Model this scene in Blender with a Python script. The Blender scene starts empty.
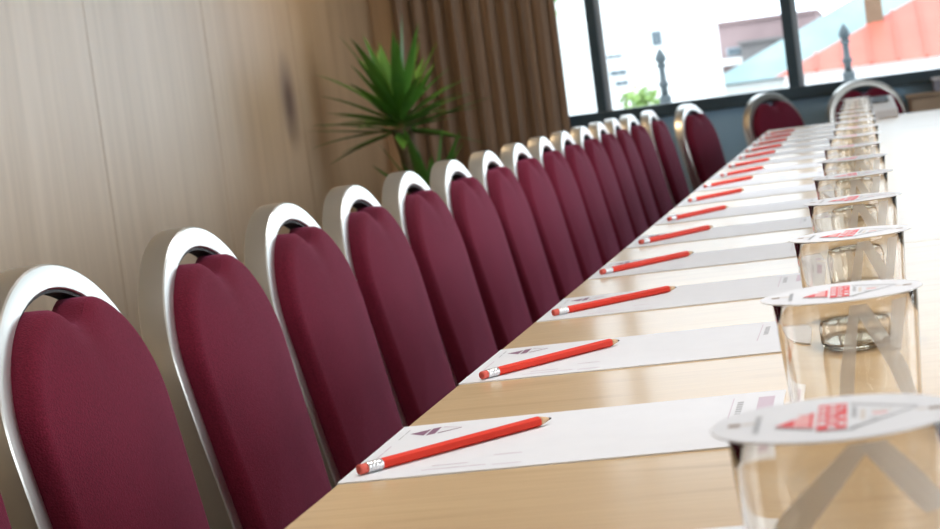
import bpy, bmesh, math, random
from mathutils import Vector, Matrix
PI = math.pi
random.seed(7)
S = bpy.context.scene
COL = S.collection

# ------------------------------------------------------------------ camera
CAM = (0.3779, 0.0, 0.9926)
FOC = 1986.0                                   # focal length in pixels of a 940 px wide frame
YAW, PIT, ROL = -0.2044, 0.0788, 0.1300
Fv = Vector((math.sin(YAW)*math.cos(PIT), math.cos(YAW)*math.cos(PIT), -math.sin(PIT)))
r0 = Vector((math.cos(YAW), -math.sin(YAW), 0)); d0 = -r0.cross(Fv)
Rv = r0*math.cos(ROL) + d0*math.sin(ROL); Dv = -r0*math.sin(ROL) + d0*math.cos(ROL)
cd = bpy.data.cameras.new('camera'); cam = bpy.data.objects.new('camera', cd); COL.objects.link(cam)
M4 = Matrix.Identity(4)
for i in range(3):
    M4[i][0] = Rv[i]; M4[i][1] = -Dv[i]; M4[i][2] = -Fv[i]; M4[i][3] = CAM[i]
cam.matrix_world = M4
cd.sensor_width = 36.0; cd.lens = FOC*36.0/940.0
cd.clip_start = 0.02; cd.clip_end = 400
cd.dof.use_dof = True; cd.dof.focus_distance = 1.75; cd.dof.aperture_fstop = 17.0
S.camera = cam

# ------------------------------------------------------------------ world, sun, daylight, added fill lights, exposure
W = bpy.data.worlds.new('sky'); S.world = W; W.use_nodes = True
bg = W.node_tree.nodes['Background']; bg.inputs[0].default_value = (0.82, 0.91, 1.0, 1); bg.inputs[1].default_value = 4.0
sd = bpy.data.lights.new('sun', 'SUN'); sd.energy = 1.2; sd.angle = 0.02; sd.color = (1, .96, .9)
so = bpy.data.objects.new('sun', sd); COL.objects.link(so); so.rotation_euler = Vector((-0.35, -0.75, 0.8)).to_track_quat('Z', 'Y').to_euler()
def area(name, loc, direction, sx, sy, energy, color, portal=False):
    d = bpy.data.lights.new(name, 'AREA'); d.shape = 'RECTANGLE'; d.size = sx; d.size_y = sy; d.energy = energy; d.color = color
    if portal: d.cycles.is_portal = True
    o = bpy.data.objects.new(name, d); COL.objects.link(o); o.location = loc
    if not portal and direction[2] < -.5: d.spread = math.radians(125)
    o.rotation_euler = (-Vector(direction)).to_track_quat('Z', 'Y').to_euler()
    return o
area('window_daylight', (1.7, 8.86, 1.6), (0, -1, 0), 5.2, 1.5, 30, (1, 1, 1), portal=True)
area('side_fill', (4.45, 4.5, 1.65), (-1, 0, -0.05), 2.7, 1.4, 80, (0.86, 0.93, 1.0))  # added fill, shining in through the made-up right wall opening
area('side_fill_near', (4.45, -.8, 1.65), (-1, 0.1, -0.05), 2.4, 1.4, 30, (0.90, 0.95, 1.0))  # second added side fill, brightens the near tumblers and chairs
area('overhead_fill_near', (0.42, 1.5, 2.72), (0, 0, -1), .45, .45, 15, (1, 0.97, 0.95))  # bare fill without a fixture, added to brighten the near table
area('warm_corner_fill', (-1.25, 7.3, 2.72), (0, 0, -1), .4, .4, 8, (1, 0.72, 0.42))  # added warm fill that tints the corner panelling orange
area('overhead_fill_far', (0.42, 4.4, 2.72), (0, 0, -1), .45, .45, 16, (.94, 0.97, 1.0))  # fixtureless fill added to lift the sheets farther down the table
S.view_settings.view_transform = 'Standard'; S.view_settings.look = 'None'
S.view_settings.exposure = 0.0; S.view_settings.gamma = 1.0; S.view_settings.use_curve_mapping = False
S.cycles.max_bounces = 24; S.cycles.transmission_bounces = 24; S.cycles.glossy_bounces = 8; S.cycles.transparent_max_bounces = 32
S.cycles.use_denoising = True; S.cycles.sample_clamp_indirect = 6.0

# ------------------------------------------------------------------ materials
def mat(name, col, rough=.5, metal=0.0, **kw):
    m = bpy.data.materials.new(name); m.use_nodes = True
    b = m.node_tree.nodes['Principled BSDF']
    b.inputs['Base Color'].default_value = (*col, 1); b.inputs['Roughness'].default_value = rough; b.inputs['Metallic'].default_value = metal
    for k, v in kw.items(): b.inputs[k].default_value = v
    return m
def nd(m, t, **kw):
    n = m.node_tree.nodes.new(t)
    for k, v in kw.items(): setattr(n, k, v)
    return n
def lk(m, a, b): m.node_tree.links.new(a, b)
def bsdf(m): return m.node_tree.nodes['Principled BSDF']
def coords(m, scale=(1, 1, 1), kind='Object'):
    tc = nd(m, 'ShaderNodeTexCoord'); mp = nd(m, 'ShaderNodeMapping'); mp.inputs['Scale'].default_value = scale
    lk(m, tc.outputs[kind], mp.inputs['Vector']); return mp.outputs['Vector']
def ramp(m, fac, stops):
    r = nd(m, 'ShaderNodeValToRGB'); e = r.color_ramp.elements
    while len(e) < len(stops): e.new(.5)
    for el, (p, c) in zip(e, stops): el.position = p; el.color = (*c, 1)
    lk(m, fac, r.inputs['Fac']); return r.outputs['Color']
def noise(m, vec, scale, detail=3, rough=.55, dist=0):
    n = nd(m, 'ShaderNodeTexNoise'); n.inputs['Scale'].default_value = scale; n.inputs['Detail'].default_value = detail
    n.inputs['Roughness'].default_value = rough; n.inputs['Distortion'].default_value = dist
    lk(m, vec, n.inputs['Vector']); return n.outputs['Fac']
def bump(m, h, strength, dist=.001):
    b = nd(m, 'ShaderNodeBump'); b.inputs['Strength'].default_value = strength; b.inputs['Distance'].default_value = dist
    lk(m, h, b.inputs['Height']); lk(m, b.outputs['Normal'], bsdf(m).inputs['Normal'])
def vary(name, ca, cb, scale, rough=.6, stretch=(1, 1, 1), bmp=0, bdist=.002, **kw):
    m = mat(name, ca, rough, **kw); f = noise(m, coords(m, stretch), scale, 5)
    lk(m, ramp(m, f, [(.3, ca), (.7, cb)]), bsdf(m).inputs['Base Color'])
    if bmp: bump(m, f, bmp, bdist)
    return m
def mix(m, fac, a, b, blend='MIX'):
    n = nd(m, 'ShaderNodeMix'); n.data_type = 'RGBA'; n.blend_type = blend
    if isinstance(fac, float): n.inputs['Factor'].default_value = fac
    else: lk(m, fac, n.inputs['Factor'])
    lk(m, a, n.inputs['A']); lk(m, b, n.inputs['B']); return n.outputs['Result']

def fabric_mat():
    m = mat('maroon_fabric', (.17, .012, .03), .85); b = bsdf(m)
    b.inputs['Sheen Weight'].default_value = .24; b.inputs['Sheen Roughness'].default_value = .4; b.inputs['Sheen Tint'].default_value = (1.0, .26, .55, 1)
    b.inputs['Specular IOR Level'].default_value = .25
    v = coords(m)
    f = noise(m, v, 420, 2, .7); g = noise(m, v, 9, 3)
    c1 = ramp(m, f, [(.3, (.105, .003, .015)), (.7, (.18, .008, .030))])
    c2 = ramp(m, g, [(.3, (.82, .82, .82)), (.7, (1, 1, 1))])
    lk(m, mix(m, 1.0, c1, c2, 'MULTIPLY'), b.inputs['Base Color'])
    w = nd(m, 'ShaderNodeTexVoronoi'); w.inputs['Scale'].default_value = 520; lk(m, v, w.inputs['Vector'])
    bump(m, w.outputs['Distance'], .35, .0012)
    return m
def table_mat():
    m = mat('maple_veneer', (.7, .5, .28), .42); b = bsdf(m)
    v = coords(m, (1, 7, 1)); g = noise(m, v, 2.2, 6, .6, 1.6); v2 = coords(m, (2.5, 60, 1)); h = noise(m, v2, 7, 3, .6)
    c = ramp(m, g, [(.28, (.55, .37, .195)), (.45, (.64, .45, .25)), (.62, (.67, .48, .27)), (.75, (.59, .405, .215))])
    d = ramp(m, h, [(.3, (.88, .86, .84)), (.65, (1, 1, 1))])
    lk(m, mix(m, 1.0, c, d, 'MULTIPLY'), b.inputs['Base Color'])
    b.inputs['Coat Weight'].default_value = .33; b.inputs['Coat Roughness'].default_value = .15; b.inputs['Coat IOR'].default_value = 1.5
    return m
def wall_wood_mat():
    m = mat('birch_wall_panel', (.6, .42, .24), .38); b = bsdf(m)
    v = coords(m, (1, 1, .10)); g = noise(m, v, 3.2, 6, .6, 1.0); v2 = coords(m, (1, 1, .03)); h = noise(m, v2, 38, 4, .6)
    c = ramp(m, g, [(.25, (.44, .27, .13)), (.38, (.62, .44, .265)), (.55, (.69, .505, .325)), (.75, (.72, .55, .37))])
    d = ramp(m, h, [(.3, (.86, .83, .79)), (.65, (1, 1, 1))])
    k1 = mix(m, 1.0, c, d, 'MULTIPLY')
    # a dark knot figure in one board
    kv = nd(m, 'ShaderNodeTexCoord'); km = nd(m, 'ShaderNodeMapping'); km.inputs['Location'].default_value = (0, -7.30*4.2, -1.10*2.6); km.inputs['Scale'].default_value = (0, 4.2, 2.6)
    lk(m, kv.outputs['Object'], km.inputs['Vector']); wv = nd(m, 'ShaderNodeVectorMath', operation='LENGTH'); lk(m, km.outputs['Vector'], wv.inputs[0])
    kf = nd(m, 'ShaderNodeMapRange'); kf.inputs['From Min'].default_value = .1; kf.inputs['From Max'].default_value = .55; kf.inputs['To Min'].default_value = .97; kf.inputs['To Max'].default_value = 0.0
    lk(m, wv.outputs['Value'], kf.inputs['Value']); dk = nd(m, 'ShaderNodeRGB'); dk.outputs[0].default_value = (.11, .035, .006, 1)
    lk(m, mix(m, kf.outputs['Result'], k1, dk.outputs[0]), b.inputs['Base Color'])
    b.inputs['Coat Weight'].default_value = 1.0; b.inputs['Coat Roughness'].default_value = .5; b.inputs['Coat IOR'].default_value = 1.6
    return m
FABRIC = fabric_mat(); TABLE = table_mat(); WALLWOOD = wall_wood_mat()
ALU = vary('brushed_aluminium', (.80, .78, .72), (.70, .68, .62), 60, .30, (1, 1, .1), metallic=0) if False else mat('brushed_aluminium', (.72, .70, .65), .34, 1.0)
_f = noise(ALU, coords(ALU, (40, 40, 4)), 12, 3); bump(ALU, _f, .06, .0006)
BLACKP = mat('black_plastic', (.012, .011, .012), .45)
STEEL = mat('chromed_steel', (.55, .55, .55), .22, 1.0)
EDGE = vary('table_edge_band', (.50, .33, .16), (.58, .40, .21), 30, .4, (1, 12, 1))
PAPER = vary('white_paper', (.76, .775, .81), (.78, .795, .83), 40, .75)
LIDPAPER = vary('white_card', (.76, .775, .81), (.79, .805, .84), 40, .6)
INKRED = mat('red_ink', (.78, .06, .07), .6); INKGREY = mat('grey_ink', (.16, .17, .18), .6); INKPALE = mat('pale_grey_ink', (.45, .46, .48), .6)
INKPLUM = mat('plum_ink', (.24, .11, .19), .6); INKBROWN = mat('brown_ink', (.30, .22, .17), .6); INKPINK = mat('pink_ink', (.85, .42, .42), .6)
INKFAINT = mat('faint_ink', (.60, .50, .58), .7); INKTAN = mat('tan_ink', (.70, .65, .60), .7)
PRED = vary('red_pencil_lacquer', (.80, .040, .014), (.86, .055, .02), 90, .32, coat_dummy=0) if False else mat('red_pencil_lacquer', (.70, .033, .012), .5, **{'Specular IOR Level': .25})
PWOOD = vary('cedar_wood', (.68, .45, .26), (.58, .36, .19), 300, .7); LEAD = mat('graphite', (.05, .05, .055), .4)
ERASER = vary('red_rubber', (.70, .12, .085), (.60, .09, .065), 500, .8); FERRULE = mat('tin_ferrule', (.75, .75, .75), .38, 1.0)
CARPET = vary('dark_carpet', (.045, .035, .032), (.075, .06, .055), 300, .95, bmp=.4, bdist=.004)
CEIL = vary('ceiling_paint', (.74, .73, .70), (.78, .77, .74), 8, .9)
PAINT = vary('wall_paint', (.62, .60, .56), (.66, .64, .60), 6, .8)
TEAL = vary('blue_grey_paint', (.30, .50, .68), (.34, .54, .72), 5, .5)
DARKFRAME = vary('dark_window_metal', (.035, .065, .085), (.045, .08, .105), 20, .4)
PALEFRAME = mat('pale_frame', (.42, .47, .50), .4)
def glass_mat(name, ior, rough=0.0, tint=(1, 1, 1)):
    m = bpy.data.materials.new(name); m.use_nodes = True; nt = m.node_tree; nt.nodes.clear()
    o = nt.nodes.new('ShaderNodeOutputMaterial'); g = nt.nodes.new('ShaderNodeBsdfGlass')
    g.inputs['IOR'].default_value = ior; g.inputs['Roughness'].default_value = rough; g.inputs['Color'].default_value = (*tint, 1)
    nt.links.new(g.outputs[0], o.inputs[0]); return m
GLASS = glass_mat('tumbler_glass', 1.48, 0, (.97, .96, .94))
def pane_mat():
    m = bpy.data.materials.new('window_pane'); m.use_nodes = True; nt = m.node_tree; nt.nodes.clear()
    o = nt.nodes.new('ShaderNodeOutputMaterial'); t = nt.nodes.new('ShaderNodeBsdfTransparent'); g = nt.nodes.new('ShaderNodeBsdfGlossy')
    t.inputs[0].default_value = (.93, .96, .97, 1); g.inputs['Roughness'].default_value = .02
    fr = nt.nodes.new('ShaderNodeFresnel'); fr.inputs[0].default_value = 1.45; mx = nt.nodes.new('ShaderNodeMixShader')
    nt.links.new(fr.outputs[0], mx.inputs[0]); nt.links.new(t.outputs[0], mx.inputs[1]); nt.links.new(g.outputs[0], mx.inputs[2]); nt.links.new(mx.outputs[0], o.inputs[0])
    return m
PANE = pane_mat()
def pale_translucent_mat():
    m = bpy.data.materials.new('pale_translucent'); m.use_nodes = True; nt = m.node_tree; nt.nodes.clear()
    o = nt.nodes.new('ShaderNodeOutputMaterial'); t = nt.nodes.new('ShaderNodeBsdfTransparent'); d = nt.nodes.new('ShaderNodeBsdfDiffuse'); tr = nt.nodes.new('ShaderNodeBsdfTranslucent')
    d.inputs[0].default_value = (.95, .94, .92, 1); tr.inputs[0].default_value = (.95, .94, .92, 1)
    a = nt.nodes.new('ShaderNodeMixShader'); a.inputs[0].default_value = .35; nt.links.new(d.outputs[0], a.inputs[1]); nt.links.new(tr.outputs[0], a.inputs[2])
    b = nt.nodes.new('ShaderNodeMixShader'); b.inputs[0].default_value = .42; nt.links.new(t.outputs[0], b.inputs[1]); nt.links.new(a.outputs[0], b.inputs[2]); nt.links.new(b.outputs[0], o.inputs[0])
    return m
PALETRANS = pale_translucent_mat()
CURT = vary('brown_curtain_cloth', (.23, .155, .105), (.28, .195, .135), 60, .9, (1, 1, .05), bmp=.2)
bsdf(CURT).inputs['Sheen Weight'].default_value = .15
LEAF = vary('yucca_leaf', (.05, .17, .025), (.14, .36, .05), 6, .45, (1, 1, .4))
bsdf(LEAF).inputs['Transmission Weight'].default_value = 0
BARK = vary('yucca_bark', (.16, .11, .06), (.28, .21, .13), 40, .9, (1, 1, 3), bmp=.6, bdist=.006)
POTM = vary('terracotta', (.24, .10, .06), (.29, .13, .08), 15, .7); SOIL = vary('soil', (.03, .02, .014), (.07, .05, .035), 90, .95)
SIDEW = vary('sideboard_wood', (.40, .30, .21), (.46, .35, .25), 8, .5, (1, 1, 6)); SIDEG = vary('grey_plastic', (.28, .29, .36), (.32, .33, .40), 10, .5)
WHITEP = mat('white_plastic', (.72, .72, .74), .4)
# outdoors
ORANGE = vary('orange_roof_sheet', (.50, .105, .065), (.55, .125, .08), 1.2, .55)
GREENROOF = vary('pale_green_roof', (.17, .26, .26), (.26, .35, .35), .5, .5, (1, .3, 1))
BRICK = vary('pink_brick', (.29, .205, .205), (.34, .24, .235), 1.5, .85); GREYROOF = vary('grey_gable', (.15, .137, .137), (.18, .165, .16), 2, .8)
WHITEW = vary('white_render', (.80, .80, .78), (.86, .86, .84), 1.0, .8); CHIM = vary('brown_chimney', (.16, .10, .06), (.20, .13, .08), 4, .85)
WINGLASS = mat('dark_window', (.10, .13, .15), .2); SHRUB = vary('shrub_green', (.16, .28, .07), (.30, .42, .13), 3, .8)
IRON = vary('grey_iron', (.045, .06, .068), (.065, .085, .095), 12, .5); GROUND = vary('courtyard_ground', (.50, .48, .45), (.58, .56, .53), .4, .9)

# ------------------------------------------------------------------ mesh helpers
class MB:
    """Collects geometry with several materials, then links it as one mesh object."""
    def __init__(s): s.v = []; s.f = []; s.m = []; s.mats = []; s.sm = []; s.sharp = 0
    def mi(s, m):
        if m not in s.mats: s.mats.append(m)
        return s.mats.index(m)
    def add(s, verts, faces, m, smooth=False):
        o = len(s.v); s.v += [tuple(p) for p in verts]; k = s.mi(m)
        for f in faces: s.f.append([i+o for i in f]); s.m.append(k); s.sm.append(smooth)
    def box(s, a, b, m):
        x0, y0, z0 = a; x1, y1, z1 = b
        s.add([(x0,y0,z0),(x1,y0,z0),(x1,y1,z0),(x0,y1,z0),(x0,y0,z1),(x1,y0,z1),(x1,y1,z1),(x0,y1,z1)],
              [(0,3,2,1),(4,5,6,7),(0,1,5,4),(1,2,6,5),(2,3,7,6),(3,0,4,7)], m)
    def quad(s, pts, m): s.add(pts, [tuple(range(len(pts)))], m)
    def rings(s, rings, m, closed=True, cap0=True, cap1=True, smooth=True):
        n = len(rings[0]); V = [p for r in rings for p in r]; F = []
        for i in range(len(rings)-1):
            for j in range(n if closed else n-1):
                a = i*n+j; b = i*n+(j+1) % n; F.append((a, b, b+n, a+n))
        if cap0: F.append(tuple(reversed(range(n))))
        if cap1: F.append(tuple((len(rings)-1)*n+j for j in range(n)))
        s.add(V, F, m, smooth)
    def lathe(s, prof, m, n=24, c=(0, 0, 0), cap0=True, cap1=True, smooth=True):
        s.rings([[(c[0]+r*math.cos(2*PI*j/n), c[1]+r*math.sin(2*PI*j/n), c[2]+z) for j in range(n)] for r, z in prof], m, True, cap0, cap1, smooth)
    def tube(s, path, r, m, n=10, sx=None, smooth=True):
        path = [Vector(p) for p in path]; rs = r if isinstance(r, (list, tuple)) else [r]*len(path); R = []; up = None
        for i, p in enumerate(path):
            t = (path[min(i+1, len(path)-1)]-path[max(i-1, 0)]).normalized()
            if up is None: up = t.orthogonal().normalized()
            a = (up - t*up.dot(t)).normalized(); up = a; b = t.cross(a)
            R.append([p+a*rs[i]*math.cos(2*PI*j/n)+b*rs[i]*math.sin(2*PI*j/n) for j in range(n)])
        s.rings(R, m, smooth=smooth)
    def build(s, name, parent=None, bevel=0, loc=None):
        me = bpy.data.meshes.new(name); me.from_pydata(s.v, [], s.f)
        for mm in s.mats: me.materials.append(mm)
        for p, k, q in zip(me.polygons, s.m, s.sm): p.material_index = k; p.use_smooth = q
        b = bmesh.new(); b.from_mesh(me); bmesh.ops.recalc_face_normals(b, faces=b.faces); b.to_mesh(me); b.free()
        if s.sharp: me.set_sharp_from_angle(angle=s.sharp)
        me.update(); o = bpy.data.objects.new(name, me); COL.objects.link(o)
        if parent: o.parent = parent
        if loc: o.location = loc
        if bevel:
            d = o.modifiers.new('bevel', 'BEVEL'); d.width = bevel; d.segments = 2; d.limit_method = 'ANGLE'
        return o
def tag(o, label, cat, group=None):
    o['label'] = label; o['category'] = cat
    if group: o['group'] = group
    return o
def struct(o): o['kind'] = 'structure'; return o
def empty(name, loc=(0, 0, 0), rz=0):
    e = bpy.data.objects.new(name, None); COL.objects.link(e); e.location = loc; e.rotation_euler = (0, 0, rz); e.empty_display_size = .1; return e
def copy_tree(o, kids, parent=None):
    c = o.copy(); COL.objects.link(c)
    if parent: c.parent = parent
    for ch in kids.get(o.name, []): copy_tree(ch, kids, c)
    return c
def kid_map():
    k = {}
    for o in COL.objects:
        if o.parent: k.setdefault(o.parent.name, []).append(o)
    return k
def curve_tube(n): return [i/(n-1) for i in range(n)]
ORD = ['nearest', 'second nearest', 'third nearest', 'fourth nearest', 'fifth nearest', 'sixth nearest', 'seventh nearest', 'eighth nearest', 'ninth nearest',
       'tenth nearest', 'eleventh nearest', 'twelfth nearest', 'thirteenth nearest', 'fourteenth nearest', 'fifteenth nearest', 'sixteenth nearest', 'seventeenth nearest']

# ------------------------------------------------------------------ the room
TZ = 0.75                                          # table top height
XL, XR, YB, YW, ZC = -1.75, 4.3, -2.4, 8.8, 2.75   # left wall, right wall, back wall, window wall, ceiling
SILL, WTOP = 0.893, 2.20
b = MB(); b.box((XL-.1, YB-.1, -.1), (XR+.1, YW+.1, 0), CARPET); struct(b.build('floor'))
b = MB(); b.box((XL-.1, YB-.1, ZC), (XR+.1, YW+.1, ZC+.12), CEIL); struct(b.build('ceiling'))
b = MB(); seams = [YB, -.9, .15, 1.2, 2.24, 3.285, 4.325, 5.367, 6.413, 7.46, YW]
for y0, y1 in zip(seams, seams[1:]): b.box((XL-.1, y0+.0025, 0), (XL, y1-.0025+(.15 if y1 == YW else 0), ZC), WALLWOOD)   # panels with open joints
b.box((XL-.12, YB, 0), (XL-.006, YW+.14, ZC), mat('panel_joint', (.40, .43, .45), .7)); struct(b.build('wall_left'))
b = MB(); b.box((XL-.1, YB-.1, 0), (XR+.1, YB, ZC), WALLWOOD); struct(b.build('wall_back'))
# window wall: solid strip at the left corner, parapet below, head above
b = MB(); b.box((XL-.05, YW, 0), (-1.02, YW+.14, ZC), WALLWOOD); b.box((-1.02, YW, 0), (XR, YW+.14, SILL-.055), TEAL); b.box((-1.02, YW, WTOP), (XR, YW+.14, ZC), PAINT)
struct(b.build('wall_far'))
b = MB(); b.box((-1.02, YW-.03, SILL-.055), (XR, YW+.14, SILL), DARKFRAME); struct(b.build('trim_1', bevel=.004))
MULL = [(-1.02, -.97), (-.782, -.741), (.066, .111), (1.55, 1.60), (2.95, 3.0), (4.24, 4.3)]
for i, ((a0, a1), (c0, c1)) in enumerate(zip(MULL, MULL[1:])):
    b = MB(); b.box((a0 if i == 0 else a0, YW-.01, SILL), (a1, YW+.07, WTOP), DARKFRAME)
    if i == len(MULL)-2: b.box((c0, YW-.01, SILL), (c1, YW+.07, WTOP), DARKFRAME)
    b.box((a1, YW+.0, WTOP-.05), (c0, YW+.07, WTOP), DARKFRAME)
    b.box((a1, YW+.02, SILL), (a1+.022, YW+.06, WTOP-.05), PALEFRAME)
    w = struct(b.build('window_%d' % (i+1)))
    p = MB(); p.box((a1+.022, YW+.034, SILL), (c0, YW+.04, WTOP-.05), PANE); p.build('pane', w)
# right wall with unseen window openings added to let light in
b = MB(); b.box((XR, YB, 0), (XR+.1, YW, .95), PAINT); b.box((XR, YB, 2.35), (XR+.1, YW, ZC), PAINT)
b.box((XR, YB, .95), (XR+.1, -2.1, 2.35), PAINT); b.box((XR, .5, .95), (XR+.1, 3.1, 2.35), PAINT); b.box((XR, 5.85, .95), (XR+.1, YW, 2.35), PAINT); struct(b.build('wall_right'))
b = MB()
for y in (-2.1, -.8, .45, 3.1, 4.0, 4.9, 5.8): b.box((XR+.02, y, .95), (XR+.08, y+.05, 2.35), DARKFRAME)
struct(b.build('window_6'))  # made-up window frame, out of view, for the side fills

# curtain in the corner
def curtain():
    b = MB(); x0, x1, n = -1.64, -.90, 150; R = []
    for z in [i/14 for i in range(15)]:
        row = []
        for i in range(n+1):
            t = i/n; ph = t*2*PI*9.5 + .5*math.sin(7*t+1) + .12*math.sin(3*z+9*t)
            amp = .040*(.75+.35*math.sin(5.3*t+.6)) * (.85+.2*(1-z))
            row.append((x0+(x1-x0)*t+.010*math.sin(2*ph), YW-.13+amp*math.sin(ph)+.012*math.sin(2.3*ph+1), .02+z*(2.66-.02)))
        R.append(row)
    b.rings(R, CURT, closed=False, cap0=False, cap1=False)
    o = b.build('curtain'); m = o.modifiers.new('thick', 'SOLIDIFY'); m.thickness = .004
    return o
tag(curtain(), 'brown pleated full-height curtain in the corner beside the window', 'curtain')
b = MB(); b.tube([(-1.72, YW-.13, 2.70), (-.8, YW-.13, 2.70)], .014, STEEL); b.box((-1.66,YW-.14,2.70),(-1.64,YW-.12,ZC),STEEL); b.box((-.9,YW-.14,2.70),(-.88,YW-.12,ZC),STEEL); struct(b.build('trim_2'))

# ------------------------------------------------------------------ outdoors, behind the window
b = MB(); b.box((-60, 9.4, -9.2), (60, 200, -9), GROUND); struct(b.build('ground'))
b = MB(); b.box((-8, 10.7, -9), (12, 11.3, .82), WHITEW); b.box((-8, 10.62, .82), (12, 11.38, .86), WHITEW); struct(b.build('trim_3'))
def finial(x, y, label):
    e = tag(empty('railing_finial', (x, y, .86)), label, 'finial', 'iron finials on the parapet')
    b = MB(); b.lathe([(.034, 0), (.034, .05), (.022, .055)], IRON, 16); b.build('base', e)
    b = MB(); b.lathe([(.020, .05), (.020, .10), (.028, .105), (.028, .125), (.019, .13), (.017, .20), (.019, .205), (.026, .212), (.026, .222), (.016, .23)], IRON, 16); b.build('post', e)
    b = MB(); b.lathe([(.016, .228), (.030, .245), (.032, .262), (.022, .285), (.010, .305), (.002, .315)], IRON, 16); b.build('knob', e)
finial(-.689, 11, 'dark iron finial on the parapet, between the two window mullions'); finial(.312, 11, 'dark iron finial on the parapet in front of the orange roof')

def house(name, label, wallm, x0, x1, y0, y1, ztop, cat='building'):
    e = tag(empty(name, ((x0+x1)/2, y0, -9)), label, cat); c = Vector(e.location)
    def L(p): return (p[0]-c.x, p[1]-c.y, p[2]-c.z)
    b = MB(); b.box(L((x0, y0, -9)), L((x1, y1, ztop)), wallm); b.build('wall', e)
    return e, L
# orange standing-seam hip roof
e, L = house('roofed_hall', 'building with a bright orange-red standing-seam hip roof outside the window', WHITEW, -1.3, 14, 45, 57, .76)
b = MB(); ap = [(-1.5, 44.7, .76), (14.2, 44.7, .76), (14.2, 57.3, .76), (-1.5, 57.3, .76)]; rg = [(3.3, 50.0, 2.78), (9.4, 50.0, 2.78)]
b.add([L(p) for p in ap+rg], [(0, 1, 5, 4), (1, 2, 5), (2, 3, 4, 5), (3, 0, 4), (3, 2, 1, 0)], ORANGE); roof = b.build('roof', e)
for i in range(26):                                                  # standing seams run up the front slope, each its own strip
    x = -1.2+i*.6; t = 1.0
    if x < 3.3: t = (x+1.5)/4.8
    elif x > 9.4: t = max(0, (14.2-x)/4.8)
    p0 = Vector((x, 44.7, .76)); p1 = Vector((x, 44.7+5.3*t, .76+2.02*t)); up = Vector((0, -.02, .06)); w = Vector((.05, 0, 0))
    if t < .03 or x > 6: continue
    b = MB(); b.add([L(q) for q in (p0, p0+w, p1+w, p1, p0+up, p0+w+up, p1+w+up, p1+up)], [(0,3,2,1),(4,5,6,7),(0,1,5,4),(1,2,6,5),(2,3,7,6),(3,0,4,7)], ORANGE)
    b.build('standing_seam', roof)
b = MB(); b.box(L((.62, 47.2, 1.2)), L((1.02, 47.6, 3.4)), CHIM); b.box(L((.57, 47.15, 3.4)), L((1.07, 47.65, 3.5)), CHIM); b.build('chimney', e)
# pale green sloping roof behind it
e, L = house('pale_hall', 'building with a pale sea-green sloping roof behind the orange roof', WHITEW, -4.1, 12, 60.4, 79, .6)
b = MB(); ap = [(-4.4, 60, .645), (12.3, 60, .645), (12.3, 80, .645), (-4.4, 80, .645)]; rg = [(2.97, 70, 4.06), (8.5, 70, 4.06)]
b.add([L(p) for p in ap+rg], [(0, 1, 5, 4), (1, 2, 5), (2, 3, 4, 5), (3, 0, 4), (3, 2, 1, 0)], GREENROOF); b.build('roof', e)
# brick building
e, L = house('brick_building', 'pink brick building with a grey gable, seen through the middle pane', BRICK, -6.75, -1.3, 92, 104, 3.2)
b = MB(); b.box(L((-6.85, 91.8, 3.2)), L((-1.2, 104.2, 3.32)), BRICK); b.build('roof', e)
b = MB(); b.box(L((-4.62, 88, -9)), L((-1.5, 92, 2.15)), GREYROOF); b.box(L((-4.75, 87.8, 2.15)), L((-1.3, 92, 2.27)), GREYROOF); b.build('wing', e)
b = MB(); b.box(L((-6.6, 89.8, 1.30)), L((-4.62, 92, 1.62)), WHITEW); b.build('ledge', e)
b = MB(); b.box(L((-5.5, 91.9, 1.72)), L((-4.8, 92.05, 2.1)), PALEFRAME); f = b.build('window', e); b = MB(); b.box(L((-5.44, 91.86, 1.76)), L((-4.86, 91.9, 2.06)), WINGLASS); b.build('pane', f)
# white building with windows
e, L = house('white_building', 'bright white rendered building with small dark windows beyond the parapet', WHITEW, -14, -3.5, 52, 58, 4.6)
b = MB(); b.box(L((-14.2, 51.8, 4.6)), L((-3.4, 58.2, 4.8)), WHITEW); b.build('roof', e)
for x, z, w, h in [(-5.85, 1.80, .42, .09), (-5.80, 1.36, .46, .14), (-5.74, 1.08, .36, .13), (-4.70, 2.12, .27, .40)]:
    b = MB(); b.box(L((x-w/2, 51.95, z-h/2)), L((x+w/2, 52.05, z+h/2)), PALEFRAME); f = b.build('window', e)
    for k in (-1, 1):
        b = MB(); b.box(L((x+k*w*.23-w*.2, 51.92, z-h*.42)), L((x+k*w*.23+w*.2, 51.96, z+h*.42)), WINGLASS); b.build('pane', f)
def shrub(name, x, y, z0, w, h, n, label, cat, trunk):
    e = tag(empty(name, (x, y, z0)), label, cat); rnd = random.Random(int(abs(x)*100)); b = MB()
    for i in range(n):
        a = rnd.uniform(0, 2*PI); u = rnd.uniform(-1, 1); rr = rnd.random()**.4; q = math.sqrt(1-u*u)
        c = Vector((w*rr*q*math.cos(a), w*.7*rr*q*math.sin(a), h*.5+h*.5*rr*u)); s_ = w*.22
        d1 = Vector((rnd.gauss(0, 1), rnd.gauss(0, 1), rnd.gauss(0, 1))).normalized(); d2 = d1.orthogonal().normalized()
        b.add([c-d1*s_, c+d2*s_*.5, c+d1*s_, c-d2*s_*.5], [(0, 1, 2, 3)], SHRUB)
    b.build('foliage', e)
    b = MB(); b.tube([(0, 0, -trunk), (0, 0, h*.6)], .05, BARK); b.build('stem', e)
shrub('shrub', -5.05, 49.5, .15, .55, .80, 160, 'green leafy bush low in front of the white building', 'shrub', 9.0)
shrub('tree', -8.4, 50.0, 2.6, 1.6, 1.6, 220, 'green tree top at the upper corner of the pane beside the curtain', 'tree', 11.6)

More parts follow.
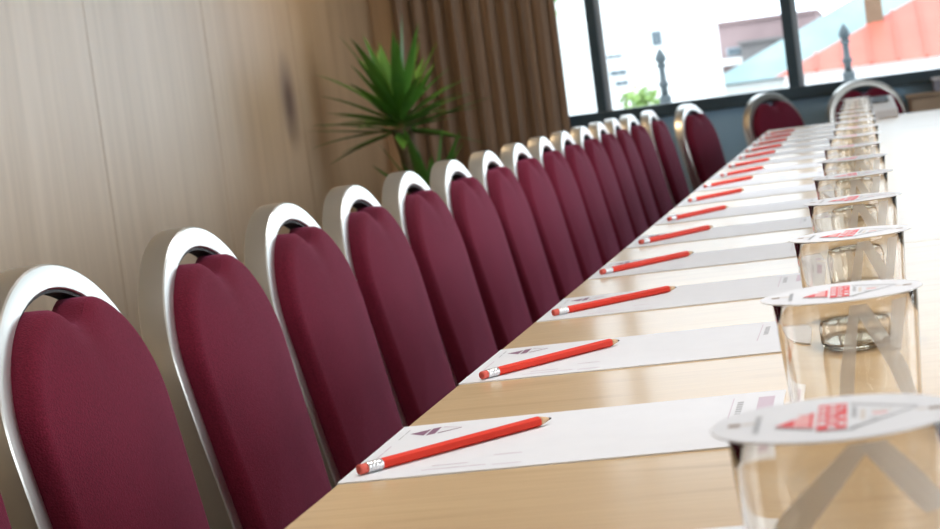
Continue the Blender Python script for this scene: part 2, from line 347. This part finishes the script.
# ------------------------------------------------------------------ sideboard under the far window
e = tag(empty('sideboard', (1.4, 8.66, 0)), 'light brown shallow wooden sideboard against the wall under the far window', 'sideboard')
b = MB(); b.box((-.84, .015, .06), (.8, .105, .785), SIDEW); b.box((-.80, .03, 0), (.76, .10, .06), BLACKP); b.build('body', e)
b = MB(); b.box((-.85, -.005, .785), (.81, .108, .80), SIDEW); b.build('top', e, bevel=.003)
for k in range(3):
    b = MB(); b.box((-.83+k*.54, .0, .08), (-.83+k*.54+.53, .015, .775), SIDEW); d = b.build('door', e, bevel=.003)
    b = MB(); b.box((-.36+k*.54, -.016, .5), (-.35+k*.54, .0, .62), STEEL); b.build('handle', d)
e = tag(empty('storage_box', (.83, 8.70, .80)), 'small grey box with a white tag on the sideboard', 'box')
b = MB(); b.box((-.16, -.04, 0), (.16, .05, .045), SIDEG); b.build('body', e, bevel=.004); b = MB(); b.box((-.165, -.044, .0455), (.165, .054, .06), WHITEP); b.build('lid', e, bevel=.004)
b = MB(); b.box((-.13, -.0445, .012), (-.10, -.0395, .035), WHITEP); b.build('tag', e)

# ------------------------------------------------------------------ conference tables
TW = 1.45
TJ = [.669, 2.567, 4.465, 6.363, 7.82]
names = ['nearest', 'second nearest', 'third nearest', 'farthest']
for i, (y0, y1) in enumerate(zip(TJ, TJ[1:])):
    e = tag(empty('conference_table', (0, y0, 0)), ['pale maple conference table closest to the camera, under the nearest tumblers', 'pale maple conference table in the second section from the camera',
        'pale maple conference table in the third section from the camera', 'shorter pale maple conference table at the far end by the window'][i], 'table', 'maple tables joined into one long run')
    L_ = y1-y0; g = .0022
    b = MB(); b.box((0, g, TZ-.027), (TW, L_-g, TZ), TABLE); t = b.build('tabletop', e, bevel=.0012)
    for x in (.14, TW-.17):
        b = MB(); b.box((x, .12, TZ-.075), (x+.03, L_-.12, TZ-.027), STEEL); b.build('rail', e)
    for x in (.155, TW-.155):
        for y in (.14, L_-.14):
            b = MB(); b.lathe([(.022, 0), (.022, .01), (.019, .012), (.019, TZ-.075)], STEEL, 16, (x, y, 0)); b.build('leg', e)

# ------------------------------------------------------------------ chairs
HW, AV, ZT, LEAN = .190, .160, .89, math.tan(math.radians(11))
def spine(z): return (ZT-z)*LEAN                      # forward offset of the leaning back, local x (chair faces +x)
def hoop_path(inset=0.0, zlow=.44):
    """(y, z) points of the back hoop, from low on one side over the top to the other side."""
    hw, av = HW-inset, AV-inset; zc = ZT-AV; P = []
    for i in range(9):
        t = i/9; z = zlow+(zc-zlow)*t; P.append((-(hw-.022*(1-t)**1.6), z))
    n = 28
    for i in range(n+1):
        a = PI-PI*i/n; P.append((hw*math.cos(a), zc+av*math.sin(a)))
    for i in range(8, -1, -1):
        t = i/9; z = zlow+(zc-zlow)*t; P.append((hw-.022*(1-t)**1.6, z))
    return P
def hoop():
    b = MB(); P = hoop_path(); R = []
    D0, T0, rc, OFF = .033, .026, .0016, -.0190          # depth of the band, width of its front face
    sag = .0007; h = D0/2; prof = [(T0, h-rc), (T0-rc, h)]                       # (u inward, w forward): flat front, small chamfers
    for k in range(1, 4): u = T0-rc-(T0-2*rc)*k/4; q = (u-T0/2)/(T0/2-rc); prof.append((u, h+sag*(1-q*q)))
    prof += [(rc, h), (0, h-rc), (-.0006, h*.4), (-.0006, -h*.4), (0, -h+rc), (rc, -h), (T0-rc, -h), (T0, -h+rc)]
    for i, (y, z) in enumerate(P):
        y0, z0 = P[max(0, i-1)]; y1, z1 = P[min(len(P)-1, i+1)]; t = Vector((y1-y0, z1-z0)).normalized(); nin = Vector((t.y, -t.x))   # inward
        R.append([(spine(z+nin.y*u)+w+OFF, y+nin.x*u, z+nin.y*u) for u, w in prof])
    b.rings(R, ALU); b.sharp = math.radians(24); return b
def pad_outline(n=96):
    """closed outline (y, z) of the upholstered back: hoop's inner line, flat-topped with a hand notch."""
    P = []; zlow = .475; zc = ZT-AV; hw = HW-.0265; av = AV-.0265; top = ZT-.052
    for i in range(10):
        t = i/10; z = zlow+(zc-zlow)*t; P.append((hw-.022*(1-t)**1.6-.001, z))
    for i in range(41):
        a = PI*i/40; y = (hw-.001)*math.cos(a); z = zc+(av-.001)*math.sin(a)
        zz = z-.0015-.034*math.exp(-(abs(y)/.040)**2.2)
        P.append((y, zz))
    for i in range(9, -1, -1):
        t = i/10; z = zlow+(zc-zlow)*t; P.append((-(hw-.022*(1-t)**1.6-.001), z))
    return P
def pad():
    b = MB(); P = pad_outline(); cy, cz = 0.0, .66; R = []
    x0 = -.026; xf = .022
    def ring(scale, inset, x):
        out = []
        for (y, z) in P:
            if z > cz+.05: z += (1-scale**5)*.034*math.exp(-(abs(y)/.040)**2.2)     # the dip fades out down the front
            d = Vector((y-cy, z-cz)); l = d.length; d = d*((l-inset)/l)*scale
            out.append((x+spine(cz+d.y), cy+d.x, cz+d.y))
        return out
    R += [ring(1, .006, x0), ring(1, 0, x0+.004)]
    R += [ring(1, 0, x0+(xf-.014-x0)*t) for t in (.4, .8)]
    for k in range(1, 6): a = PI/2*k/5; R.append(ring(1, .014*(1-math.cos(a)), xf-.014+.014*math.sin(a)))
    for s_ in (.93, .8, .6, .4, .2, .04): R.append(ring(s_, .014, xf+.012*(1-s_**2.4)))
    b.rings(R, FABRIC); return b
def piping():
    b = MB(); P = pad_outline(); cz = .66; Q = []
    for (y, z) in P:
        d = Vector((y, z-cz)); l = d.length; d = d*((l-.0022)/l); Q.append((.022-.0100+spine(cz+d.y), d.x, cz+d.y))
    b.tube(Q, .0014, FABRIC, 6); return b
def seat_pad():
    b = MB(); R = []
    def ol(s_, z, r=.06):
        o = []; x0, x1, w0, w1 = .085, .455, .155, .165
        for cx_, cy_, a0 in [(x1-r, 1, 0), (x0+r, 1, 90), (x0+r, -1, 180), (x1-r, -1, 270)]:
            w = w1 if cx_ > .3 else w0
            for k in range(6):
                a = math.radians(a0+18*k); o.append((.28+(cx_+r*math.cos(a)-.28)*s_, (cy_*(w-r)+r*math.sin(a))*s_, z))
        return o
    for s_, z in [(.93, .425), (.98, .428), (1, .437), (1, .462), (.985, .474), (.95, .481), (.8, .488), (.5, .492), (.1, .493)]: R.append(ol(s_, z))
    b.rings(R, FABRIC); return b
def make_chair():
    e = empty('banquet_chair')
    hoop().build('back_hoop', e)
    p = pad().build('backrest', e); piping().build('piping', p)
    b = MB(); P = hoop_path(.0265); Q = [(spine(z)+.001, y, z) for y, z in P if z > ZT-.085]; R = []
    for i, (x, y, z) in enumerate(Q): x -= .018; R.append([(x-.011, y, z), (x+.011, y, z), (x+.011, y*.985, z-.003), (x-.011, y*.985, z-.003)])
    b.rings(R, BLACKP, smooth=False); b.build('grip_trim', e)
    seat_pad().build('seat', e)
    b = MB()
    for y in (-.14, .14): b.tube([(.10, y, .414), (.44, y*1.08, .414)], .011, ALU)
    b.tube([(.44, -.151, .414), (.44, .151, .414)], .011, ALU); b.tube([(.10, -.14, .414), (.10, .14, .414)], .011, ALU); b.build('seat_frame', e)
    for s_ in (-1, 1):
        b = MB(); b.tube([(spine(.445), s_*.158, .45), (.07, s_*.158, .36), (.035, s_*.160, .15), (.0, s_*.162, .0)], .0125, ALU); b.build('leg', e)
        b = MB(); b.tube([(.432, s_*.148, .42), (.440, s_*.150, .2), (.448, s_*.152, 0)], .0125, ALU); b.build('leg', e)
        b = MB(); b.tube([(.052, s_*.159, .25), (.438, s_*.1495, .25)], .008, ALU); b.build('stretcher', e)
    return e
CH = []
ys = [1.44, 1.882, 2.335, 2.752, 3.156, 3.560, 3.968, 4.362, 4.760, 5.150, 5.538, 5.932, 6.324, 6.716]
for k, y in enumerate(ys): CH.append((-.45, y, random.uniform(-.012, .012)))
CH += [(-.44, 7.11, -.05), (-.405, 7.49, -.04)]
CH += [(-.292, 7.885, -.235), (-.001, 8.25, -.575), (.376, 8.615, -1.0)]
clabels = ['maroon banquet chair mostly cut off at the lower left corner', 'maroon banquet chair with the largest fully visible hoop, at the left edge'] + \
          ['maroon banquet chair beside the table, %s of the long row counted from the camera' % s_ for s_ in ['third', 'fourth', 'fifth', 'sixth', 'seventh', 'eighth', 'ninth', 'tenth', 'eleventh', 'twelfth', 'thirteenth', 'fourteenth', 'fifteenth']] + \
          ['maroon banquet chair ending the long row, last before the gap at the table corner', 'maroon banquet chair set apart at the far corner of the table', 'maroon banquet chair at the table end, left of the right-hand mullion',
           'maroon banquet chair at the table end, behind the farthest glasses']
proto = make_chair(); bpy.context.view_layer.update(); kids = kid_map()
for k, (x, y, rz) in enumerate(CH):
    o = proto if k == 0 else copy_tree(proto, kids)
    o.location = (x, y, 0); o.rotation_euler = (0, 0, rz)
    tag(o, clabels[k], 'chair', 'maroon banquet chairs around the table')

# ------------------------------------------------------------------ papers
def paper_mesh():
    b = MB(); b.box((0, 0, 0), (.297, .21, .0011), PAPER); z = .00125
    def strip(x0, y0, x1, y1, m): b.quad([(x0, y0, z), (x1, y0, z), (x1, y1, z), (x0, y1, z)], m)
    # diamond mark near the far corner at the table edge
    b.quad([(.013, .172, z), (.026, .160, z), (.027, .186, z)], INKPLUM)
    b.quad([(.028, .159, z), (.034, .164, z), (.034, .192, z), (.028, .188, z)], INKPLUM)
    b.quad([(.036, .164, z), (.052, .180, z), (.052, .1825, z), (.036, .1675, z)], INKPLUM)
    b.quad([(.036, .192, z), (.052, .1825, z), (.052, .1815, z), (.036, .189, z)], INKFAINT)
    for y0, y1 in [(.15, .168), (.172, .19)]: strip(.0085, y0, .0095, y1, INKPALE)
    for y0, y1 in [(.055, .07), (.073, .1), (.103, .125)]: strip(.0085, y0, .0095, y1, INKFAINT)
    for x0, x1, y in [(.055, .10, .017), (.105, .125, .014), (.06, .085, .03), (.10, .12, .05)]: strip(x0, y, x1, y+.0018, INKFAINT)
    # lettering block at the other short end
    for i in range(6): strip(.263, .118+.0095*i, .2675, .118+.0095*i+.0065, INKPALE)
    strip(.259, .08, .2597, .19, INKFAINT)
    b.quad([(.278, .12, z), (.29, .12, z), (.29, .185, z), (.278, .185, z)], INKFAINT)
    return b
PY = [.845, 1.285, 1.703, 2.124, 2.545, 2.968, 3.39, 3.815, 4.24, 4.66, 5.08, 5.50, 5.92, 6.34, 6.76, 7.18]
p0 = paper_mesh().build('paper_sheet')
for k, y in enumerate(PY):
    o = p0 if k == 0 else p0.copy()
    if k: COL.objects.link(o)
    o.location = (.0005 if k < 3 else .003, y, TZ); o.rotation_euler = (0, 0, [0, .006, -.004, .003, 0, .004, -.003][k % 7])
    tag(o, ['white printed sheet beneath the nearest tumbler, almost wholly out of frame'][0] if k == 0 else
        'white letterhead sheet on the table, under the %s red pencil' % ORD[k-1] if k < 16 else '', 'paper', 'letterhead sheets along the table edge')

# ------------------------------------------------------------------ pencils
def make_pencil():
    """lies along local +x from the eraser end; axis at z = 0"""
    e = empty('pencil'); r = .0041
    def hexr(x, q): return [(x, q*math.cos(PI/3*j+PI/6), q*math.sin(PI/3*j+PI/6)) for j in range(6)]
    b = MB(); b.rings([hexr(.0195, r), hexr(.166, r), hexr(.1680, r*.93)], PRED, smooth=False)
    for i, w in enumerate([.004, .003, .005, .003, .004, .003, .005, .004, .006]):            # small stamped strokes along one upper edge
        x = .045+i*.0068; zz = r*math.cos(PI/6)+.0001; b.quad([(x, .0008, zz), (x+w, .0008, zz), (x+w, .0016, zz), (x, .0016, zz)], WHITEP)
    b.build('barrel', e, bevel=.0004)
    def circ(x, q, n=20): return [(x, q*math.cos(2*PI*j/n), q*math.sin(2*PI*j/n)) for j in range(n)]
    b = MB(); prof = [(.0068, .0037), (.0072, .0041), (.0088, .0041), (.0091, .0038), (.0098, .0038), (.0101, .0041), (.0118, .0041), (.0121, .0037), (.0128, .0037), (.0131, .0041), (.0150, .0041), (.0153, .0038), (.0160, .0038), (.0163, .0041), (.0198, .0041)]
    b.rings([circ(x, q) for x, q in prof], FERRULE); b.build('ferrule', e)
    b = MB(); b.rings([circ(x, q) for x, q in [(.0, .0024), (.0005, .0033), (.0014, .0036), (.0072, .0036)]], ERASER); b.build('eraser', e)
    b = MB(); b.rings([circ(x, q) for x, q in [(.1678, .0037), (.1695, .0033), (.1770, .0014)]], PWOOD); b.build('sharpened_wood', e)
    b = MB(); b.rings([circ(x, q, 12) for x, q in [(.1768, .00142), (.1795, .0006), (.1805, .0002)]], LEAD); b.build('lead', e)
    return e
PE = [((.011, 1.304), (.124, 1.443)), ((.02, 1.711), (.129, 1.859)), ((.017, 2.154), (.134, 2.274)), ((.016, 2.578), (.127, 2.72)), ((.022, 2.998), (.124, 3.148)), ((.025, 3.427), (.122, 3.585)),
      ((.022, 3.887), (.118, 4.03)), ((.019, 4.321), (.119, 4.470)), ((.03, 4.702), (.125, 4.855)), ((.023, 5.107), (.118, 5.252)), ((.025, 5.535), (.113, 5.678)),
      ((.02, 5.955), (.12, 6.10)), ((.02, 6.375), (.12, 6.52)), ((.02, 6.795), (.12, 6.94)), ((.02, 7.215), (.12, 7.36))]
pp = make_pencil(); bpy.context.view_layer.update(); kids = kid_map()
for k, (a, c) in enumerate(PE):
    o = pp if k == 0 else copy_tree(pp, kids)
    ang = math.atan2(c[1]-a[1], c[0]-a[0])
    o.location = (a[0], a[1], TZ+.0011+.0041+.0001); o.rotation_euler = (0, 0, ang)
    tag(o, 'red pencil with eraser lying on white paper, %s to the camera' % ORD[k], 'pencil', 'red pencils on the letterhead sheets')

# ------------------------------------------------------------------ tumblers and their paper covers
GH = .0955
def tumbler():
    b = MB(); ro, ri = .0400, .0375; prof = [(.0, .0), (.034, .0), (.0375, .0008), (.0395, .004)]
    prof += [(.0395+(.0455-.0395)*((z-.004)/(GH-.004)), z) for z in (.02, .04, .06, .08, GH-.0012)]
    prof += [(.0452, GH-.0003), (.0446, GH), (.0440, GH-.0003), (.0437, GH-.0012)]
    prof += [(.0372+(.0437-.0374)*((z-.006)/(GH-.006)), z) for z in (.08, .06, .04, .02)]
    prof += [(.0372, .0060), (.0362, .0046), (.030, .0040), (.0, .0038)]
    n = 64; V = []; F = []; R = [(r, z) for r, z in prof]
    rows = []
    for r, z in R:
        if r == 0: rows.append([len(V)]); V.append((0, 0, z))
        else: rows.append(list(range(len(V), len(V)+n))); V += [(r*math.cos(2*PI*j/n), r*math.sin(2*PI*j/n), z) for j in range(n)]
    for p, q in zip(rows, rows[1:]):
        for j in range(n):
            k = (j+1) % n
            if len(p) == 1: F.append((p[0], q[k], q[j]))
            elif len(q) == 1: F.append((p[j], p[k], q[0]))
            else: F.append((p[j], p[k], q[k], q[j]))
    b.add(V, F, GLASS, True); return b
def cover():
    b = MB(); n = 64; R = []; r = .0508
    def warp(x, y): return .0
    for q, z in [(r-.0004, 0), (r, .0002), (r, .0006), (r-.0004, .0008)]: R.append([(q*math.cos(2*PI*j/n), q*math.sin(2*PI*j/n), z+warp(0, 0)) for j in range(n)])
    b.rings(R, LIDPAPER, smooth=False); z = .00092; z2 = .00100
    def poly(pts, m, zz=z): b.quad([(x, y, zz) for x, y in pts], m)
    def strip(x0, y0, x1, y1, m, zz=z): poly([(x0, y0), (x1, y0), (x1, y1), (x0, y1)], m, zz)
    # left wedge: red with pale lines
    poly([(-.0235, -.011), (-.0078, -.022), (-.0078, .016)], INKPINK); poly([(-.0235, -.011), (-.0160, -.0163), (-.0160, .0018)], INKRED, z2)
    for y0, y1 in [(-.0165, -.0150), (.0085, .0100)]: strip(-.0148, y0, -.0082, y1, INKRED, z2)
    strip(-.0096, -.02, -.0085, .013, INKRED, z2)
    # centre block: red with white lettering
    strip(-.0065, -.028, .0055, .030, INKRED)
    for i, (x0, x1, y0, y1) in enumerate([(-.006, -.003, -.017, -.009), (-.006, -.003, -.003, .003), (-.006, -.003, .009, .014), (-.006, -.003, .019, .024), (-.002, .001, -.026, -.019), (-.002, .0015, -.012, -.007), (-.002, .001, .0, .004),
            (-.002, .0015, .010, .015), (-.002, .001, .021, .026), (.0022, .005, -.020, -.013), (.0022, .005, -.004, .001), (.0022, .0035, .013, .017), (.0022, .005, .022, .0245)]): strip(x0, y0, x1, y1, LIDPAPER, z2)
    # right wedge: white outlined in grey
    poly([(.0068, .030), (.034, .010), (.034, .007), (.0068, .025)], INKPALE); poly([(.0068, -.028), (.034, .007), (.036, .0085), (.0085, -.030)], INKGREY)
    strip(.0075, -.006, .0095, .02, INKPALE); strip(.0110, -.012, .0130, .012, INKTAN); strip(.016, -.002, .022, .002, INKPINK); strip(.0155, .005, .024, .008, INKTAN); strip(.0145, -.012, .018, -.009, INKPALE)
    # drop shadow printed under the mark
    poly([(-.0235, -.0125), (-.0078, -.0235), (-.0078, -.0265), (-.0235, -.0150)], INKGREY); poly([(-.0065, -.0285), (.0085, -.0300), (.0085, -.0325), (-.0065, -.0310)], INKGREY)
    # small print
    for i in range(9): strip(-.0325, -.022+i*.0045, -.0300, -.022+i*.0045+.0034, INKPALE)
    strip(-.0435, -.003, -.0385, .004, INKBROWN); strip(-.038, -.001, -.032, .003, INKTAN); strip(.0385, -.003, .044, .003, INKBROWN); strip(.034, -.002, .038, .002, INKTAN)
    return b
g0 = tumbler().build('glass_tumbler'); c0 = cover().build('glass_cover')
def rad(z): return .0395+(.0455-.0395)*((z-.004)/(GH-.004))+.00012
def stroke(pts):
    """pale half-transparent stroke hugging the outside of the tumbler; pts = (sine of the angle from the front, height, width)"""
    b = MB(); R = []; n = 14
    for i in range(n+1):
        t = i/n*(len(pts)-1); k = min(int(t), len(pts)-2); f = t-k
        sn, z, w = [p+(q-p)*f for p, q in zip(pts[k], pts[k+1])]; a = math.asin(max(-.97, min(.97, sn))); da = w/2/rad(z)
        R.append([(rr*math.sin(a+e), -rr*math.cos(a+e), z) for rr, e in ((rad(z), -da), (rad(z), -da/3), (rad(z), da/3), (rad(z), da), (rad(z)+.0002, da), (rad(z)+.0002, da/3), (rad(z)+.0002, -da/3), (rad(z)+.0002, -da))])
    b.rings(R, PALETRANS, smooth=False); return b
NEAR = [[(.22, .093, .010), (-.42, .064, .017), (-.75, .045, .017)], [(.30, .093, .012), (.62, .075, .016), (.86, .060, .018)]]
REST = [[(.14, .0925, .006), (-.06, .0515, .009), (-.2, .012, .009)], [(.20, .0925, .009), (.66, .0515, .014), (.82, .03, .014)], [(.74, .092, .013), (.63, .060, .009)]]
SN = [stroke(p).build('pale_stroke') for p in NEAR]; SR = [stroke(p).build('pale_stroke') for p in REST]  # pale see-through strips laid on the outer glass surface
NG = 16
for k in range(NG):
    o = g0 if k == 0 else g0.copy(); c = c0 if k == 0 else c0.copy()
    if k: COL.objects.link(o); COL.objects.link(c)
    x = .352+random.uniform(-.003, .003)*(k > 1); y = (.822 if k == 0 else .85+.4185*k)+random.uniform(-.01, .01)*(k > 1)
    o.location = (x, y, TZ+.0001); o.rotation_euler = (0, 0, random.uniform(-.08, .08) if k > 1 else 0); c.location = (x+[-.001, -.002, .001, .0, .002][k % 5], y, TZ+GH+.0002); c.rotation_euler = (0, 0, .0 if k < 2 else random.uniform(-.12, .12))
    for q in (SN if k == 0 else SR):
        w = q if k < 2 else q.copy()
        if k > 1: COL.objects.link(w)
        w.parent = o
    tag(o, 'clear glass tumbler under a paper cover, %s to the camera' % ORD[k], 'glass', 'tumblers in a row down the table')
    tag(c, 'round white printed paper cover on the %s tumbler' % ORD[k], 'glass cover', 'paper covers on the tumblers')

# pale device at the far table end
e = tag(empty('desk_device', (.43, 7.62, TZ)), 'pale wedge-shaped device with a dark panel on the far table end', 'device')
b = MB(); b.add([(-.065, -.07, 0), (.065, -.07, 0), (.065, .07, 0), (-.065, .07, 0), (-.065, -.07, .03), (.065, -.07, .03), (.05, .07, .082), (-.065, .07, .082)],
    [(0,3,2,1),(4,5,6,7),(0,1,5,4),(1,2,6,5),(2,3,7,6),(3,0,4,7)], WHITEP); b.build('body', e, bevel=.004)
b = MB(); b.add([(-.055, .0, .0585), (.035, .0, .0585), (.035, .058, .080), (-.055, .058, .080), (-.055, .0, .0605), (.035, .0, .0605), (.035, .058, .082), (-.055, .058, .082)],
    [(0,3,2,1),(4,5,6,7),(0,1,5,4),(1,2,6,5),(2,3,7,6),(3,0,4,7)], BLACKP); b.build('screen', e)

# ------------------------------------------------------------------ yucca in the corner
def blade(b, base, direction, length, width, droop, rnd):
    d = Vector(direction).normalized(); side = d.cross(Vector((0, 0, 1)));
    side = side.normalized() if side.length > 1e-3 else Vector((1, 0, 0)); n = 9; L_ = []; C_ = []; R_ = []
    p = Vector(base); st = length/(n-1)
    for i in range(n):
        t = i/(n-1); w = width*(.55+.9*t if t < .35 else .87*(1-((t-.35)/.65)**1.5)+.003); nrm = side.cross(d).normalized()
        L_.append(p-side*w/2); C_.append(p-nrm*w*.16); R_.append(p+side*w/2)
        p = p+d*st; d = (d+Vector((0, 0, -droop*st*(.4+1.6*t)))).normalized()
    V = L_+C_+R_; F = []
    for i in range(n-1): F += [(i, i+1, n+i+1, n+i), (n+i, n+i+1, 2*n+i+1, 2*n+i)]
    b.add(V, F, LEAF, True)
def rosette(name, parent, base, n, length, width, seed, lo=-.35, extra=()):
    rnd = random.Random(seed); b = MB(); b.clampx = -.37
    for i in range(n):
        az = i*2.39996+rnd.uniform(-.3, .3); t = (i+.5)/n
        el = 1.45-(1.45-lo)*t**.8+rnd.uniform(-.12, .12)
        L_ = length*rnd.uniform(.75, 1.1); z = base[2]+.09*(1-t)
        blade(b, (base[0]+.015*math.cos(az), base[1]+.015*math.sin(az), z), (math.cos(az)*math.cos(el), math.sin(az)*math.cos(el), math.sin(el)), L_, width*rnd.uniform(.8, 1.15), rnd.uniform(.2, 1.3), rnd)
    for d, L_, dr in extra: blade(b, base, d, L_, width*.8, dr, rnd)
    b.v = [(max(x, -.375+.0004*(k % 5)), y, z) for k, (x, y, z) in enumerate(b.v)]         # leaves bend along the wall
    b.build(name, parent)
e = tag(empty('potted_yucca', (-1.36, 7.5, 0)), 'tall potted yucca with spiky green leaves in the corner by the curtain', 'plant')
b = MB(); b.lathe([(.13, 0), (.15, .02), (.175, .30), (.19, .31), (.19, .34), (.165, .34), (.160, .30)], POTM, 32, cap1=False); b.build('pot', e)
b = MB(); b.lathe([(.163, .295), (.05, .305)], SOIL, 24); b.build('soil', e)
b = MB(); b.tube([(0, 0, .30), (.005, 0, .5), (.01, .0, .7), (.0, 0, .84), (-.015, 0, .94)], [.042, .036, .034, .036, .042], BARK, 14); b.build('trunk', e)
rosette('leaf_crown', e, (-.015, 0, .93), 46, .36, .058, 5, -.2, [((-1, 0, .30), .40, .9), ((-1, -.2, .16), .37, .2), ((.95, 0, .30), .40, .6)])
b = MB(); b.tube([(.01, 0, .33), (.06, -.02, .5), (.07, -.02, .62)], .02, BARK, 10); b.build('side_stem', e)
rosette('side_leaves', e, (.07, -.02, .58), 20, .34, .055, 9, -.2)
